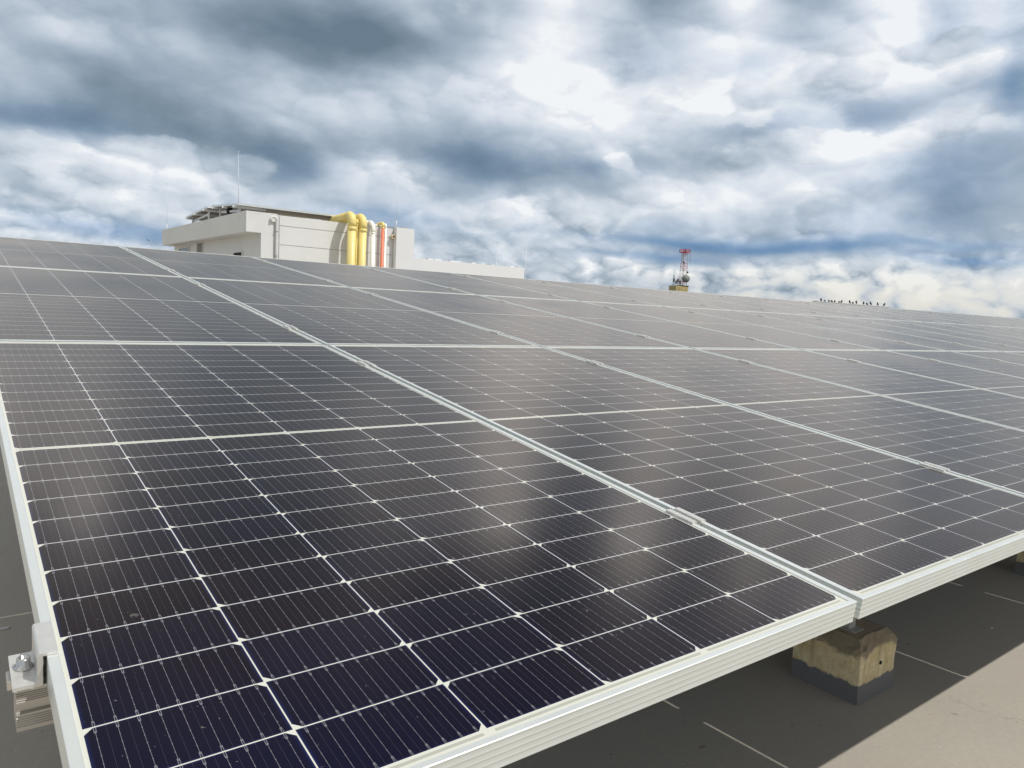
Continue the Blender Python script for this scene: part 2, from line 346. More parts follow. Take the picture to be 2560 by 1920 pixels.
# the laminate: cells, bus bars, ribbons and white back sheet under textured glass
PW, PL, PT = 1.0376, 2.094, 0.035          # panel width, length, frame depth
PITCH, GAPV = 1.0541, 0.0182
TAU = math.radians(7.021)
def laminate_material():
    m, N, b = new_mat('laminate_under_glass')
    P = obj_coords(N)
    x, y, z = N.sep(P)
    info = N.n.new('ShaderNodeObjectInfo')
    CP, RP = 0.168, 0.085
    mx = (PW - 6 * CP) / 2
    xx = N.m('SUBTRACT', x, mx)
    i = N.m('FLOOR', N.m('DIVIDE', xx, CP))
    fx = N.m('MULTIPLY_ADD', i, -CP, xx)
    dx = N.m('MINIMUM', N.m('SUBTRACT', fx, 0.0008), N.m('SUBTRACT', CP - 0.0008, fx))
    inx = N.m('MULTIPLY', N.m('GREATER_THAN', xx, 0.0), N.m('LESS_THAN', xx, 6 * CP))
    yc = N.m('SUBTRACT', y, PL / 2)
    ye = N.m('SUBTRACT', PL / 2, N.m('ABSOLUTE', yc))          # distance from the nearer end
    yy = N.m('SUBTRACT', ye, 0.0217)
    j = N.m('FLOOR', N.m('DIVIDE', yy, RP))
    fy = N.m('MULTIPLY_ADD', j, -RP, yy)
    lo = fy
    hi = N.m('SUBTRACT', RP - 0.0016, fy)
    iny = N.m('MULTIPLY', N.m('GREATER_THAN', yy, 0.0), N.m('LESS_THAN', yy, 12 * RP))
    par = N.m('FLOORED_MODULO', i, 2.0)
    dch = N.m('ADD', N.m('MULTIPLY', hi, N.m('SUBTRACT', 1.0, par)), N.m('MULTIPLY', lo, par))
    dend = N.m('MINIMUM', lo, hi)
    inside = N.m('MULTIPLY', N.m('MULTIPLY', inx, iny), N.m('MULTIPLY', N.m('GREATER_THAN', dx, 0.0), N.m('GREATER_THAN', dend, 0.0)))
    inside = N.m('MULTIPLY', inside, N.m('GREATER_THAN', N.m('ADD', dx, dch), 0.0080))
    # bus bars
    bp = 0.166 / 9
    q = N.m('DIVIDE', N.m('SUBTRACT', fx, 0.001), bp)
    bx = N.m('MULTIPLY', N.m('ABSOLUTE', N.m('SUBTRACT', N.m('FRACT', q), 0.5)), bp)
    bar = N.m('LESS_THAN', bx, 0.00020)
    bar = N.m('MULTIPLY', bar, N.m('GREATER_THAN', dend, 0.0075))
    forks = N.m('MULTIPLY', N.m('MULTIPLY', N.m('LESS_THAN', bx, 0.0012), N.m('GREATER_THAN', bx, 0.0006)),
                N.m('LESS_THAN', dend, 0.0080))
    tip = N.m('MULTIPLY', N.m('LESS_THAN', bx, 0.0009), N.m('LESS_THAN', N.m('ABSOLUTE', N.m('SUBTRACT', dend, 0.0078)), 0.0007))
    pad = N.m('MULTIPLY', N.m('LESS_THAN', bx, 0.00042),
              N.m('LESS_THAN', N.m('ABSOLUTE', N.m('SUBTRACT', N.m('FRACT', N.m('DIVIDE', fy, 0.0119)), 0.5)), 0.06))
    q2 = N.m('MULTIPLY', N.m('ABSOLUTE', N.m('SUBTRACT', N.m('FRACT', N.m('ADD', q, 0.5)), 0.5)), bp)
    dots = N.m('MULTIPLY', N.m('LESS_THAN', q2, 0.00013), N.m('LESS_THAN', N.m('FRACT', N.m('DIVIDE', fy, 0.0018)), 0.5))
    metal = N.m('MAXIMUM', N.m('MAXIMUM', bar, forks), N.m('MAXIMUM', tip, pad))
    metal = N.m('MAXIMUM', metal, N.m('MULTIPLY', dots, 0.45))
    metal = N.m('MULTIPLY', metal, inside)
    # ribbons in the end margins and the middle gap
    px = N.m('FLOORED_MODULO', xx, 2 * CP)
    rib = N.m('MULTIPLY', N.m('LESS_THAN', N.m('ABSOLUTE', N.m('SUBTRACT', ye, 0.0158)), 0.0021),
              N.m('MULTIPLY', N.m('GREATER_THAN', px, 0.007), N.m('LESS_THAN', px, 2 * CP - 0.007)))
    mid = N.m('LESS_THAN', N.m('ABSOLUTE', yc), 0.0016)
    rib = N.m('MULTIPLY', N.m('MAXIMUM', rib, mid), inx)
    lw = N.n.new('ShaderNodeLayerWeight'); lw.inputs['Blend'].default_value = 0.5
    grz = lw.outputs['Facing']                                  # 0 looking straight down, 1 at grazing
    # colours: each cell is its own shade of blue black
    cid = N.xyz(i, N.m('ADD', j, N.m('MULTIPLY', N.m('GREATER_THAN', yc, 0.0), 40.0)), N.m('MULTIPLY', info.outputs['Random'], 91.0))
    wn = N.n.new('ShaderNodeTexWhiteNoise'); wn.noise_dimensions = '3D'; N.put(wn.inputs[0], cid)
    soft = N.noise(N.v('ADD', P, N.v('SCALE', (1.0, 1.0, 0.0), N.m('MULTIPLY', info.outputs['Random'], 37.0))), 3.0, 3, 0.5)
    cell = N.mix(N.mapr(soft, 0.35, 0.65), (0.0030, 0.0030, 0.0090), (0.0070, 0.0045, 0.0070))
    cell = N.mix(N.mapr(wn.outputs[0], 0, 1, 0.0, 0.35), cell, (0.005, 0.007, 0.022))
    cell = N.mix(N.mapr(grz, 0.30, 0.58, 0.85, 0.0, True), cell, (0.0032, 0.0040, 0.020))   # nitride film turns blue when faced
    edge = N.mapr(N.m('MINIMUM', dx, N.m('ADD', dend, 0.001)), 0.0, 0.004, 0.6, 0.0)
    cell = N.mix(edge, cell, (0.010, 0.018, 0.085))
    cell = N.mix(metal, cell, (0.17, 0.17, 0.195))
    sheet = N.mix(rib, (0.54, 0.545, 0.49), (0.36, 0.37, 0.32))
    col = N.mix(inside, sheet, cell)
    # thin film of dust, a few specks and dried drops
    PD = N.v('ADD', P, N.v('SCALE', (3.1, 1.7, 0.0), N.m('MULTIPLY', info.outputs['Random'], 53.0)))
    dust = N.mapr(N.noise(PD, 2.2, 6, 0.6), 0.3, 0.75, 0.001, 0.009)
    speck = N.noise(PD, 170.0, 2, 0.5)
    speck = N.mapr(speck, 0.745, 0.78, 0.0, 0.22, True)
    vor = N.n.new('ShaderNodeTexVoronoi'); vor.inputs['Scale'].default_value = 9.0; N.put(vor.inputs['Vector'], PD)
    ring = N.m('MULTIPLY', N.mapr(vor.outputs['Distance'], 0.035, 0.05, 0.16, 0.0, True), N.mapr(N.noise(PD, 140.0, 2), 0.45, 0.6))
    dirt = N.m('MAXIMUM', N.m('MAXIMUM', dust, speck), ring)
    col = N.mix(dirt, col, (0.50, 0.46, 0.40))
    rough = N.mapr(N.noise(PD, 1.7, 4, 0.55), 0.3, 0.7, 0.15, 0.24)
    N.put(b.inputs['Base Color'], col)
    b.inputs['Roughness'].default_value = 0.8
    b.inputs['Specular IOR Level'].default_value = 0.0
    gl = N.n.new('ShaderNodeBsdfGlossy'); N.put(gl.inputs['Roughness'], rough)
    gl.inputs['Color'].default_value = (1.0, 0.89, 0.785, 1)       # warm cast of the anti-reflective coating
    fr = N.m('MULTIPLY_ADD', N.m('POWER', grz, 4.5), 0.93, 0.005)
    mixs = N.n.new('ShaderNodeMixShader')
    N.l.new(fr, mixs.inputs[0]); N.l.new(b.outputs[0], mixs.inputs[1]); N.l.new(gl.outputs[0], mixs.inputs[2])
    out = [q for q in N.n if q.type == 'OUTPUT_MATERIAL'][0]
    N.l.new(mixs.outputs[0], out.inputs[0])
    return m
M_LAM = laminate_material()

def roof_material():
    m, N, b = new_mat('painted_screed')
    P = world_coords(N)
    big = N.noise(P, 0.35, 5, 0.55); mid = N.noise(P, 3.0, 7, 0.62); fine = N.noise(P, 55.0, 5, 0.7)
    c = N.mix(N.mapr(big, 0.3, 0.7), (0.365, 0.332, 0.278), (0.420, 0.386, 0.330))
    c = N.mix(N.mapr(mid, 0.35, 0.75, 0.0, 0.5), c, (0.44, 0.40, 0.335))
    c = N.mix(N.mapr(fine, 0.3, 0.7, 0.0, 0.22), c, (0.20, 0.18, 0.15))
    # hairline cracks and trowel marks
    vor = N.n.new('ShaderNodeTexVoronoi'); vor.feature = 'DISTANCE_TO_EDGE'; vor.inputs['Scale'].default_value = 1.1
    N.put(vor.inputs['Vector'], N.v('ADD', P, N.v('SCALE', N.noise(P, 4.0, 5, 0.6, color=True), 0.35)))
    crack = N.m('MULTIPLY', N.mapr(vor.outputs['Distance'], 0.0, 0.0035, 0.55, 0.0), N.mapr(N.noise(P, 1.3, 2), 0.50, 0.62))
    c = N.mix(crack, c, (0.12, 0.105, 0.085))
    spots = N.mapr(N.noise(P, 38.0, 2, 0.4), 0.735, 0.76, 0.0, 0.6, True)
    c = N.mix(spots, c, (0.52, 0.50, 0.46))
    dark = N.mapr(N.noise(N.v('ADD', P, (7.7, 3.3, 0)), 24.0, 2, 0.4), 0.73, 0.77, 0.0, 0.5, True)
    c = N.mix(dark, c, (0.10, 0.085, 0.07))
    N.put(b.inputs['Base Color'], c)
    N.put(b.inputs['Roughness'], N.mapr(mid, 0.3, 0.7, 0.62, 0.8))
    bp = N.n.new('ShaderNodeBump'); bp.inputs['Strength'].default_value = 0.35; bp.inputs['Distance'].default_value = 0.003
    N.put(bp.inputs['Height'], N.m('ADD', N.m('MULTIPLY', mid, 1.4), N.m('MULTIPLY', fine, 0.3))); N.l.new(bp.outputs[0], b.inputs['Normal'])
    return m
M_ROOF = roof_material()

# ------------------------------------------------------------------ setting
b_ = MB(); b_.box(-40, 90, -40, 60, -0.6, 0.0)
tag(b_.build('roof_deck', M_ROOF), kind='structure')
b_ = MB(); b_.box(-3000, 3000, -3000, 3000, -30.5, -30.0)
tag(b_.build('ground', plain('distant_ground', (0.10, 0.12, 0.07), 0.9, 0, 0.3, 0.02, coords='w')), kind='structure')

# ------------------------------------------------------------------ solar panels
ORD = ['first', 'second', 'third', 'fourth', 'fifth', 'sixth', 'seventh', 'eighth', 'ninth', 'tenth', 'eleventh', 'twelfth',
       'thirteenth', 'fourteenth', 'fifteenth', 'sixteenth', 'seventeenth', 'eighteenth', 'nineteenth', 'twentieth',
       'twenty-first', 'twenty-second', 'twenty-third', 'twenty-fourth', 'twenty-fifth', 'twenty-sixth']
def plane_pt(u, v, n=0.0):
    """point on the sloping array: u along it, v up the slope, n off the glass"""
    return Vector((u, v * math.cos(TAU) - n * math.sin(TAU), 0.825 + v * math.sin(TAU) + n * math.cos(TAU)))

def frame_mesh():
    """mitred aluminium frame: (inset along x, inset along y, z) outline swept round the rectangle"""
    prof = [(0.0113, 0.0083, -0.0020), (0.0112, 0.0082, -0.0004), (0.0098, 0.0068, -0.0001), (0.0009, 0.0009, 0.0), (0.0002, 0.0002, -0.0004), (0.0, 0.0, -0.0012)]
    for k in range(4):                                     # four shallow flutes down the outer face
        z0 = -0.0020 - k * 0.0080
        prof += [(0.0001, 0.0001, z0), (0.0005, 0.0005, z0 - 0.0010), (0.0006, 0.0006, z0 - 0.0030), (0.0004, 0.0004, z0 - 0.0055), (0.0, 0.0, z0 - 0.0074)]
    prof += [(0.0, 0.0, -0.0345), (0.0006, 0.0006, -PT), (0.028, 0.028, -PT), (0.028, 0.028, -PT + 0.0016), (0.0022, 0.0022, -PT + 0.0016),
             (0.0022, 0.0022, -0.0080), (0.0113, 0.0083, -0.0080), (0.0113, 0.0083, -0.0068), (0.0024, 0.0024, -0.0066), (0.0024, 0.0024, -0.0022)]
    b = MB(); rings = []
    for dxx, dyy, z in prof:
        rings.append([b.bm.verts.new(p) for p in ((dxx, dyy, z), (PW - dxx, dyy, z), (PW - dxx, PL - dyy, z), (dxx, PL - dyy, z))])
    n = len(rings)
    for a in range(n):
        r0, r1 = rings[a], rings[(a + 1) % n]
        for k in range(4): b.bm.faces.new((r0[k], r0[(k + 1) % 4], r1[(k + 1) % 4], r1[k]))
    return b

def make_panel():
    root = empty('solar_panel')
    frame_mesh().build('frame', M_ALU, root)
    b = MB(); b.box(0.0026, PW - 0.0026, 0.0026, PL - 0.0026, -0.0064, -0.0021)
    b.build('glass_face', M_LAM, root)
    return root

COLS, ROWS = 24, 3
row_name = ['lowest', 'middle', 'top']
panels = {}
proto = make_panel()
rnd = random.Random(7)
for c in range(COLS):
    for r in range(ROWS):
        o = proto if (c, r) == (0, 0) else copy_tree(proto)
        o.location = plane_pt(c * PITCH, r * (PL + GAPV))
        o.rotation_euler = (TAU, 0, 0)
        if (c + r) % 2:                                     # laid the other way round
            g = [k for k in o.children if k.name.startswith('glass')][0]
            g.location = (PW, PL, 0); g.rotation_euler = (0, 0, PI)
        if c == 0 and r == 0: lab = 'large dark blue solar panel in the foreground filling the lower left'
        elif c == 1 and r == 0: lab = 'dark solar panel right of the foreground one, its lower corner above the concrete block'
        elif c == 0 and r == 2: lab = 'grey glinting solar panel at the top left corner of the array'
        else: lab = '%s solar panel from the left in the %s row of the array' % (ORD[c], row_name[r])
        tag(o, lab, 'solar panel', 'solar panels of the large sloping array')
        panels[(c, r)] = o

# rails under the panels
def rail_profile():
    w, h = 0.020, 0.050
    pts = [(-0.0055, 0), (-w, 0)]
    z = 0.0
    for a, bb in ((0.004, 0.016), (0.032, 0.046)):
        pts += [(-w, -a)]
        n = 5; s = (bb - a) / n
        for k in range(n):
            pts += [(-w, -a - k * s), (-w + 0.0012, -a - k * s - s * 0.30), (-w + 0.0012, -a - k * s - s * 0.60), (-w, -a - k * s - s * 0.9)]
        if a < 0.02: pts += [(-w, -0.018), (-w + 0.0035, -0.0195), (-w + 0.0035, -0.0285), (-w, -0.030)]
    pts += [(-w, -h), (w, -h), (w, 0), (0.0055, 0), (0.0055, -0.002), (0.010, -0.003), (0.010, -0.014), (-0.010, -0.014), (-0.010, -0.003), (-0.0055, -0.002)]
    out = []
    for p in pts:
        if not out or (abs(p[0] - out[-1][0]) + abs(p[1] - out[-1][1])) > 1e-6: out.append(p)
    return out
RAIL_V = [r * (PL + GAPV) + dv for r in range(ROWS) for dv in (0.352, 1.745)]
rail_words = ['lower rail under the lowest row', 'upper rail under the lowest row', 'lower rail under the middle row',
              'upper rail under the middle row', 'lower rail under the top row', 'upper rail under the top row']
XEND = COLS * PITCH
rail0 = None
for k, v in enumerate(RAIL_V):
    if rail0 is None:
        b = MB(); b.extrude(rail_profile(), -0.0265, XEND + 0.05)
        rail0 = rr = b.build('mounting_rail', M_RAIL)
    else:
        rr = rail0.copy(); COL.objects.link(rr)
    rr.location = plane_pt(0, v, -PT - 0.0003); rr.rotation_euler = (TAU, 0, 0)
    tag(rr, 'ribbed aluminium %s of solar panels' % rail_words[k], 'rail', 'mounting rails under the array')

# mid clamps on the seams
def make_mid_clamp():
    root = empty('mid_clamp')
    b = MB(); t = 0.0026; L = 0.033
    b.extrude([(-0.0195, 0.0004), (-0.0195, 0.0030), (-0.0175, 0.0042), (-0.0072, 0.0042), (-0.0055, 0.0030), (-0.0055, -0.0120), (0.0055, -0.0120), (0.0055, 0.0030),
               (0.0072, 0.0042), (0.0175, 0.0042), (0.0195, 0.0030), (0.0195, 0.0004), (0.0080, 0.0004), (0.0080, -0.0145), (-0.0080, -0.0145), (-0.0080, 0.0004)], -L, L, 'Y')
    b.build('clamp_plate', M_CLAMP, root)
    b = MB(); b.lathe([(0.0046, -0.0119), (0.0046, -0.0045), (0.0040, -0.0038), (0.0022, -0.0038), (0.0020, -0.0075), (0.0001, -0.0075)], 12)
    b.build('bolt', M_STEEL, root)
    return root
cl0 = None
clamp_pos = {0: 'lower', 1: 'upper'}
for c in range(1, COLS):
    for k, v in enumerate(RAIL_V):
        cc = cl0 = make_mid_clamp() if cl0 is None else cl0
        if not (c == 1 and k == 0): cc = copy_tree(cl0)
        cc.location = plane_pt(c * PITCH - (PITCH - PW) / 2, v + (0.004 if (c * 7 + k * 3) % 5 == 0 else 0.0)); cc.rotation_euler = (TAU, 0, 0)
        tag(cc, 'small metal clamp at the %s end of the %s seam in the %s row' % (clamp_pos[k % 2], ORD[c - 1], row_name[k // 2]),
            'clamp', 'clamps gripping the seams between panels')

# end clamps at the left edge
def make_end_clamp():
    root = empty('end_clamp')
    b = MB(); L = 0.033
    b.extrude([(0.0105, 0.0003), (0.0105, 0.0034), (-0.0062, 0.0034), (-0.0080, 0.0016), (-0.0080, -0.0282), (-0.0092, -0.0298), (-0.0300, -0.0298),
               (-0.0300, -0.0338), (-0.0290, -0.0338), (-0.0285, -0.0349), (-0.0265, -0.0349), (-0.0260, -0.0338), (-0.0140, -0.0338), (-0.0135, -0.0349), (-0.0115, -0.0349),
               (-0.0110, -0.0338), (-0.0044, -0.0338), (-0.0032, -0.0322), (-0.0032, 0.0003)], -L, L, 'Y')
    b.build('clamp_plate', M_CLAMP, root)
    b = MB()
    b.lathe([(0.0090, -0.0297), (0.0090, -0.0282), (0.0066, -0.0282), (0.0066, -0.0190), (0.0060, -0.0182), (0.0034, -0.0182), (0.0032, -0.0225), (0.0001, -0.0225)], 28,
            Matrix.Translation((-0.0180, 0.004, 0)))
    b.build('bolt', M_STEEL, root)
    b = MB()
    b.box(-0.0335, -0.0250, -0.010, 0.012, -0.0460, -0.0352, bevel=0.0015)
    b.build('slot_nut', M_STEEL, root)
    return root
ec0 = None
for k, v in enumerate(RAIL_V):
    e = make_end_clamp() if ec0 is None else copy_tree(ec0)
    ec0 = ec0 or e
    e.location = plane_pt(0, v + 0.008); e.rotation_euler = (TAU, 0, 0)
    tag(e, 'silver end clamp with socket bolt gripping the foreground panel\'s left edge' if k == 0 else
        'silver end clamp at the %s left edge of the %s row' % (clamp_pos[k % 2], row_name[k // 2]), 'clamp', 'end clamps at the left edge')

# ------------------------------------------------------------------ concrete blocks and legs under the array
def block_material():
    m, N, b = new_mat('worn_painted_concrete')
    P = obj_coords(N); x, y, z = N.sep(P)
    n = N.noise(P, 14.0, 8, 0.68, dist=0.4)
    nf = N.noise(P, 70.0, 5, 0.65)
    yel = N.mix(N.mapr(n, 0.38, 0.62), (0.56, 0.44, 0.22), (0.72, 0.60, 0.37))
    yel = N.mix(N.mapr(nf, 0.5, 0.75, 0.0, 0.45), yel, (0.20, 0.15, 0.08))
    streak = N.noise(N.v('MULTIPLY', P, (26.0, 26.0, 3.0)), 1.0, 5, 0.6)
    yel = N.mix(N.mapr(streak, 0.50, 0.72, 0.0, 0.6), yel, (0.23, 0.16, 0.075))
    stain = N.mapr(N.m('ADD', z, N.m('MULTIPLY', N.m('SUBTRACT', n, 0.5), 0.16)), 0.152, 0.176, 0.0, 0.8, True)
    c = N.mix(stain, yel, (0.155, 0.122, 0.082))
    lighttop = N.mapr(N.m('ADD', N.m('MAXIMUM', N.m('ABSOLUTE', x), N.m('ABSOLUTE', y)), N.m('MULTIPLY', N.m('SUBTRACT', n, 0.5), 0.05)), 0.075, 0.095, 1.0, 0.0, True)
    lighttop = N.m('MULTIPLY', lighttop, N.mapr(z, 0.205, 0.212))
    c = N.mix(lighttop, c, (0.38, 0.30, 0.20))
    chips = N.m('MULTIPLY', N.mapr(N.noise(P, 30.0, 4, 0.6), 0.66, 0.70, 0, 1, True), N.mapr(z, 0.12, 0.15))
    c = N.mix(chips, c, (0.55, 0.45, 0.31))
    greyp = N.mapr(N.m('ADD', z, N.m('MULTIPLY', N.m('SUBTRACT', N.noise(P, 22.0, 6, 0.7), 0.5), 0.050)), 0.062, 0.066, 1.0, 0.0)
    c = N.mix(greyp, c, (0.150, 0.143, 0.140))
    N.put(b.inputs['Base Color'], c)
    b.inputs['Roughness'].default_value = 0.85
    bp = N.n.new('ShaderNodeBump'); bp.inputs['Strength'].default_value = 0.6; bp.inputs['Distance'].default_value = 0.004
    N.put(bp.inputs['Height'], N.m('ADD', n, N.m('MULTIPLY', nf, 0.4))); N.l.new(bp.outputs[0], b.inputs['Normal'])
    return m
M_BLOCK = block_material()
def make_block(seed):
    """cast block with chamfered, chipped top, holes for a tie rod in its front face"""
    rn = random.Random(seed)
    root = empty('concrete_block')
    b = MB(); bm = b.bm
    s, h, ch = 0.120, 0.176, 0.036
    levels = [(0.0, s + 0.003), (0.03, s + 0.001), (h * 0.55, s), (h, s - 0.001), (h + 0.016, s - 0.010), (h + ch, s - 0.026)]
    nseg = 8; rings = []
    for z, w in levels:
        ring = []
        for side in range(4):
            for k in range(nseg):
                t = -1 + 2 * k / nseg
                p = {0: (t, -1), 1: (1, t), 2: (-t, 1), 3: (-1, -t)}[side]
                jit = rn.uniform(-1, 1) * (0.0035 if z > 0.1 else 0.0015)
                zz = z + (rn.uniform(-1, 1) * 0.004 if z >= h else 0)
                ring.append(bm.verts.new((p[0] * (w + jit), p[1] * (w + jit), zz)))
        rings.append(ring)
    n = nseg * 4
    for r0, r1 in zip(rings, rings[1:]):
        for k in range(n): bm.faces.new((r0[k], r0[(k + 1) % n], r1[(k + 1) % n], r1[k]))
    bm.faces.new(rings[-1])
    bm.faces.new(list(reversed(rings[0])))
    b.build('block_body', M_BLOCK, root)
    hole = MB()
    hole.lathe([(0.0068, 0.0), (0.0060, 0.003), (0.0050, 0.0015)], 14, Matrix.Translation((0.018, -0.1195, 0.112)) @ Matrix.Rotation(PI / 2, 4, 'X'))
    hole.build('tie_hole', M_BLACK, root)
    return root
BX = [2.410 - 2.06, 2.410, 2.410 + 2.05, 2.410 + 4.10]
blk_lab = ['worn yellow and grey concrete block under the foreground panel\'s left part',
           'worn yellow and grey concrete block below the corner of the second panel',
           'shadowed yellow and grey concrete block at the right edge of the photo',
           'yellow and grey concrete block deep in shade, farthest along the front line']
M_LEG = plain('galvanised_steel', (0.46, 0.44, 0.40), 0.45, 0.5, 0.12, 30.0)
def make_leg():
    root = empty('support_leg')
    top = 0.125 * 0.71 - PT - 0.055
    b = MB(); b.box(-0.030, 0.030, -0.045, 0.045, 0.0, 0.005); b.build('base_plate', M_LEG, root)
    b = MB()
    b.extrude([(-0.020, -0.020), (0.020, -0.020), (0.020, -0.017), (-0.017, -0.017), (-0.017, 0.017), (0.020, 0.017), (0.020, 0.020), (-0.020, 0.020)], 0.005, 0.62, 'Z')
    b.build('post', M_LEG, root)
    return root
for k, x in enumerate(BX):
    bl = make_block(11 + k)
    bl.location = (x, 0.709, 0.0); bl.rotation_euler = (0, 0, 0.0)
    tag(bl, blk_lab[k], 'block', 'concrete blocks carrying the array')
    lg = make_leg(); lg.location = (x - 0.035, 0.690, 0.212)
    tag(lg, 'grey steel leg standing on %s' % ('the block below the second panel' if k == 1 else ['the block left of it all', '', 'the shadowed right edge block', 'the farthest shaded block'][k]),
        'support leg', 'steel legs of the array')
# purlins up the slope under the rails
for k, x in enumerate(BX):
    b = MB(); b.box(-0.02, 0.02, 0.15, 6.15, -PT - 0.0955, -PT - 0.0510)
    p = b.build('purlin', M_LEG); p.location = plane_pt(x - 0.03, 0); p.rotation_euler = (TAU, 0, 0)
    tag(p, 'steel beam running up the slope under the rails, above %s' % ['the leftmost block', 'the block below the second panel', 'the right edge block', 'the farthest block'][k], 'beam', 'beams under the rails')

# flakes and grit on the screed
M_CHIP = plain('paint_flake', (0.62, 0.60, 0.56), 0.8, 0, 0.1, 30)
for k, (x, y, s, w) in enumerate([(0.055, 2.60, 0.022, 'white paint flake on the shaded roof left of the front panel'),
                                  (0.02, 1.35, 0.009, 'tiny pale chip on the roof beside the rail end'),
                                  (-0.03, 4.30, 0.05, 'pale flake farther back on the shaded roof strip'),
                                  (3.42, 0.60, 0.010, 'small pale stone on the roof in the shade right of the block'),
                                  (3.75, 0.42, 0.014, 'dark leaf scrap on the sunlit roof near the shadow line')]):
    b = MB(); rn = random.Random(k)
    vs = [b.bm.verts.new((math.cos(a) * s * rn.uniform(0.5, 1.1), math.sin(a) * s * 0.5 * rn.uniform(0.6, 1.1), 0.0015)) for a in [q * 2 * PI / 9 for q in range(9)]]
    f = b.bm.faces.new(vs); r = bmesh.ops.extrude_face_region(b.bm, geom=[f])
    for v in [q for q in r['geom'] if isinstance(q, bmesh.types.BMVert)]: v.co.z += 0.003
    o = b.build('paint_flake', M_CHIP, loc=(x, y, -0.0005)); tag(o, w, 'debris')

# ------------------------------------------------------------------ plant room behind the array
M_WALL = plain('cream_render', (0.65, 0.65, 0.635), 0.8, 0, 0.04, 1.2, 0.15, 90.0, dirt=((0.53, 0.51, 0.47), 1.4, 0.56, 0.35), coords='w')
M_WALLW = plain('white_render', (0.68, 0.685, 0.69), 0.8, 0, 0.03, 1.0, 0.1, 90.0, coords='w')
M_GREY = plain('grey_fascia', (0.66, 0.65, 0.62), 0.8, 0, 0.04, 1.0, 0.1, 90.0, dirt=((0.48, 0.47, 0.44), 1.1, 0.55, 0.4), coords='w')
M_GROOVE = plain('groove_shadow_gap', (0.30, 0.285, 0.26), 0.9)
M_WIN = plain('dark_window', (0.05, 0.05, 0.045), 0.15)
M_DOOR = plain('olive_door', (0.20, 0.195, 0.15), 0.6)
room = tag(empty('plant_room', (5.78, 17.0, 0)), 'pale rendered plant room with an overhanging roof slab, behind the array', 'building')
def R(x, y=17.0, z=0.0): return (x - 5.78, y - 17.0, z)
def rbox(b, x0, x1, y0, y1, z0, z1, bevel=0): return b.box(x0 - 5.78, x1 - 5.78, y0 - 17, y1 - 17, z0, z1, bevel=bevel)
b = MB(); rbox(b, 5.78, 9.30, 17.0, 25.4, 0, 2.7125); b.build('wall', M_WALL, room)
b = MB()
rbox(b, 5.437, 5.57, 17.13, 25.5, 2.713, 3.19)         # parapet band: left
b.build('fascia', M_GREY, room)
b = MB()
rbox(b, 5.437, 6.16, 17.0, 17.13, 2.713, 3.185); rbox(b, 6.16, 9.22, 17.0, 17.13, 2.713, 3.160)
rbox(b, 9.17, 9.30, 17.13, 25.4, 2.713, 3.16); rbox(b, 5.57, 9.17, 25.3, 25.43, 2.713, 3.19)
b.build('parapet', M_WALL, room)
b = MB(); rbox(b, 5.571, 9.169, 17.131, 25.299, 2.7135, 2.90); b.build('roof', M_GREY, room)
b = MB(); rbox(b, 5.445, 5.779, 17.01, 25.42, 2.700, 2.7125); b.build('soffit', M_WALL, room)
# raised bands between the grooves on the front wall
b = MB()
for z0, z1 in ((0.2, 0.68), (0.695, 1.17), (1.185, 1.60), (1.615, 2.03), (2.045, 2.470), (2.485, 2.912), (2.927, 3.152)):
    rbox(b, 6.205, 9.20, 16.982, 16.9995, z0, z1, 0.003)
b.build('wall_panelling', M_WALL, room)
b = MB(); rbox(b, 9.212, 9.735, 16.82, 17.02, 0, 3.185); b.build('end_wall', M_WALLW, room)
def opening(x, y0, y1, z0, z1, name, m, fr=0.03):
    b = MB(); xx = x - 5.78
    b.box(xx - 0.012, xx + 0.003, y0 - 17, y1 - 17, z0, z1); w = b.build(name, m, room)
    f = MB()
    for a in ((y0 - fr, y0, z0 - fr, z1 + fr), (y1, y1 + fr, z0 - fr, z1 + fr), (y0, y1, z1, z1 + fr), (y0, y1, z0 - fr, z0)):
        f.box(xx - 0.03, xx - 0.001, a[0] - 17, a[1] - 17, a[2], a[3])
    f.build(name + '_frame', M_GREY, w)
    return w
opening(5.78, 23.45, 24.64, 1.7, 2.60, 'window', M_WIN)
opening(5.78, 21.94, 22.54, 0.1, 2.68, 'door', M_DOOR)
opening(5.78, 18.34, 19.02, 1.9, 2.31, 'vent_opening', M_BLACK)

# parapet wall running on to the right
wl = tag(empty('low_wall', (9.76, 17.2, 0)), 'long low white parapet wall running right from the plant room', 'wall')
b = MB(); b.box(0, 3.98, 0, 0.20, 0, 2.47); b.build('wall_body', M_WALLW, wl)
b = MB()
for x0, x1 in ((0.66, 0.80), (0.88, 1.10), (1.38, 1.72), (2.10, 2.24), (2.44, 2.50), (3.46, 3.62)):
    b.box(x0, x1, 0.03, 0.12, 2.4705, 2.492)
b.build('flashing', plain('white_flashing', (0.8, 0.8, 0.8), 0.4), wl)
b = MB()
for x in (0.62, 1.33, 2.04, 2.66, 2.74, 3.64, 3.72):
    b.box(x, x + 0.022, 0.04, 0.07, 2.4705, 2.503)
b.build('cable_clip', M_STEEL, wl)

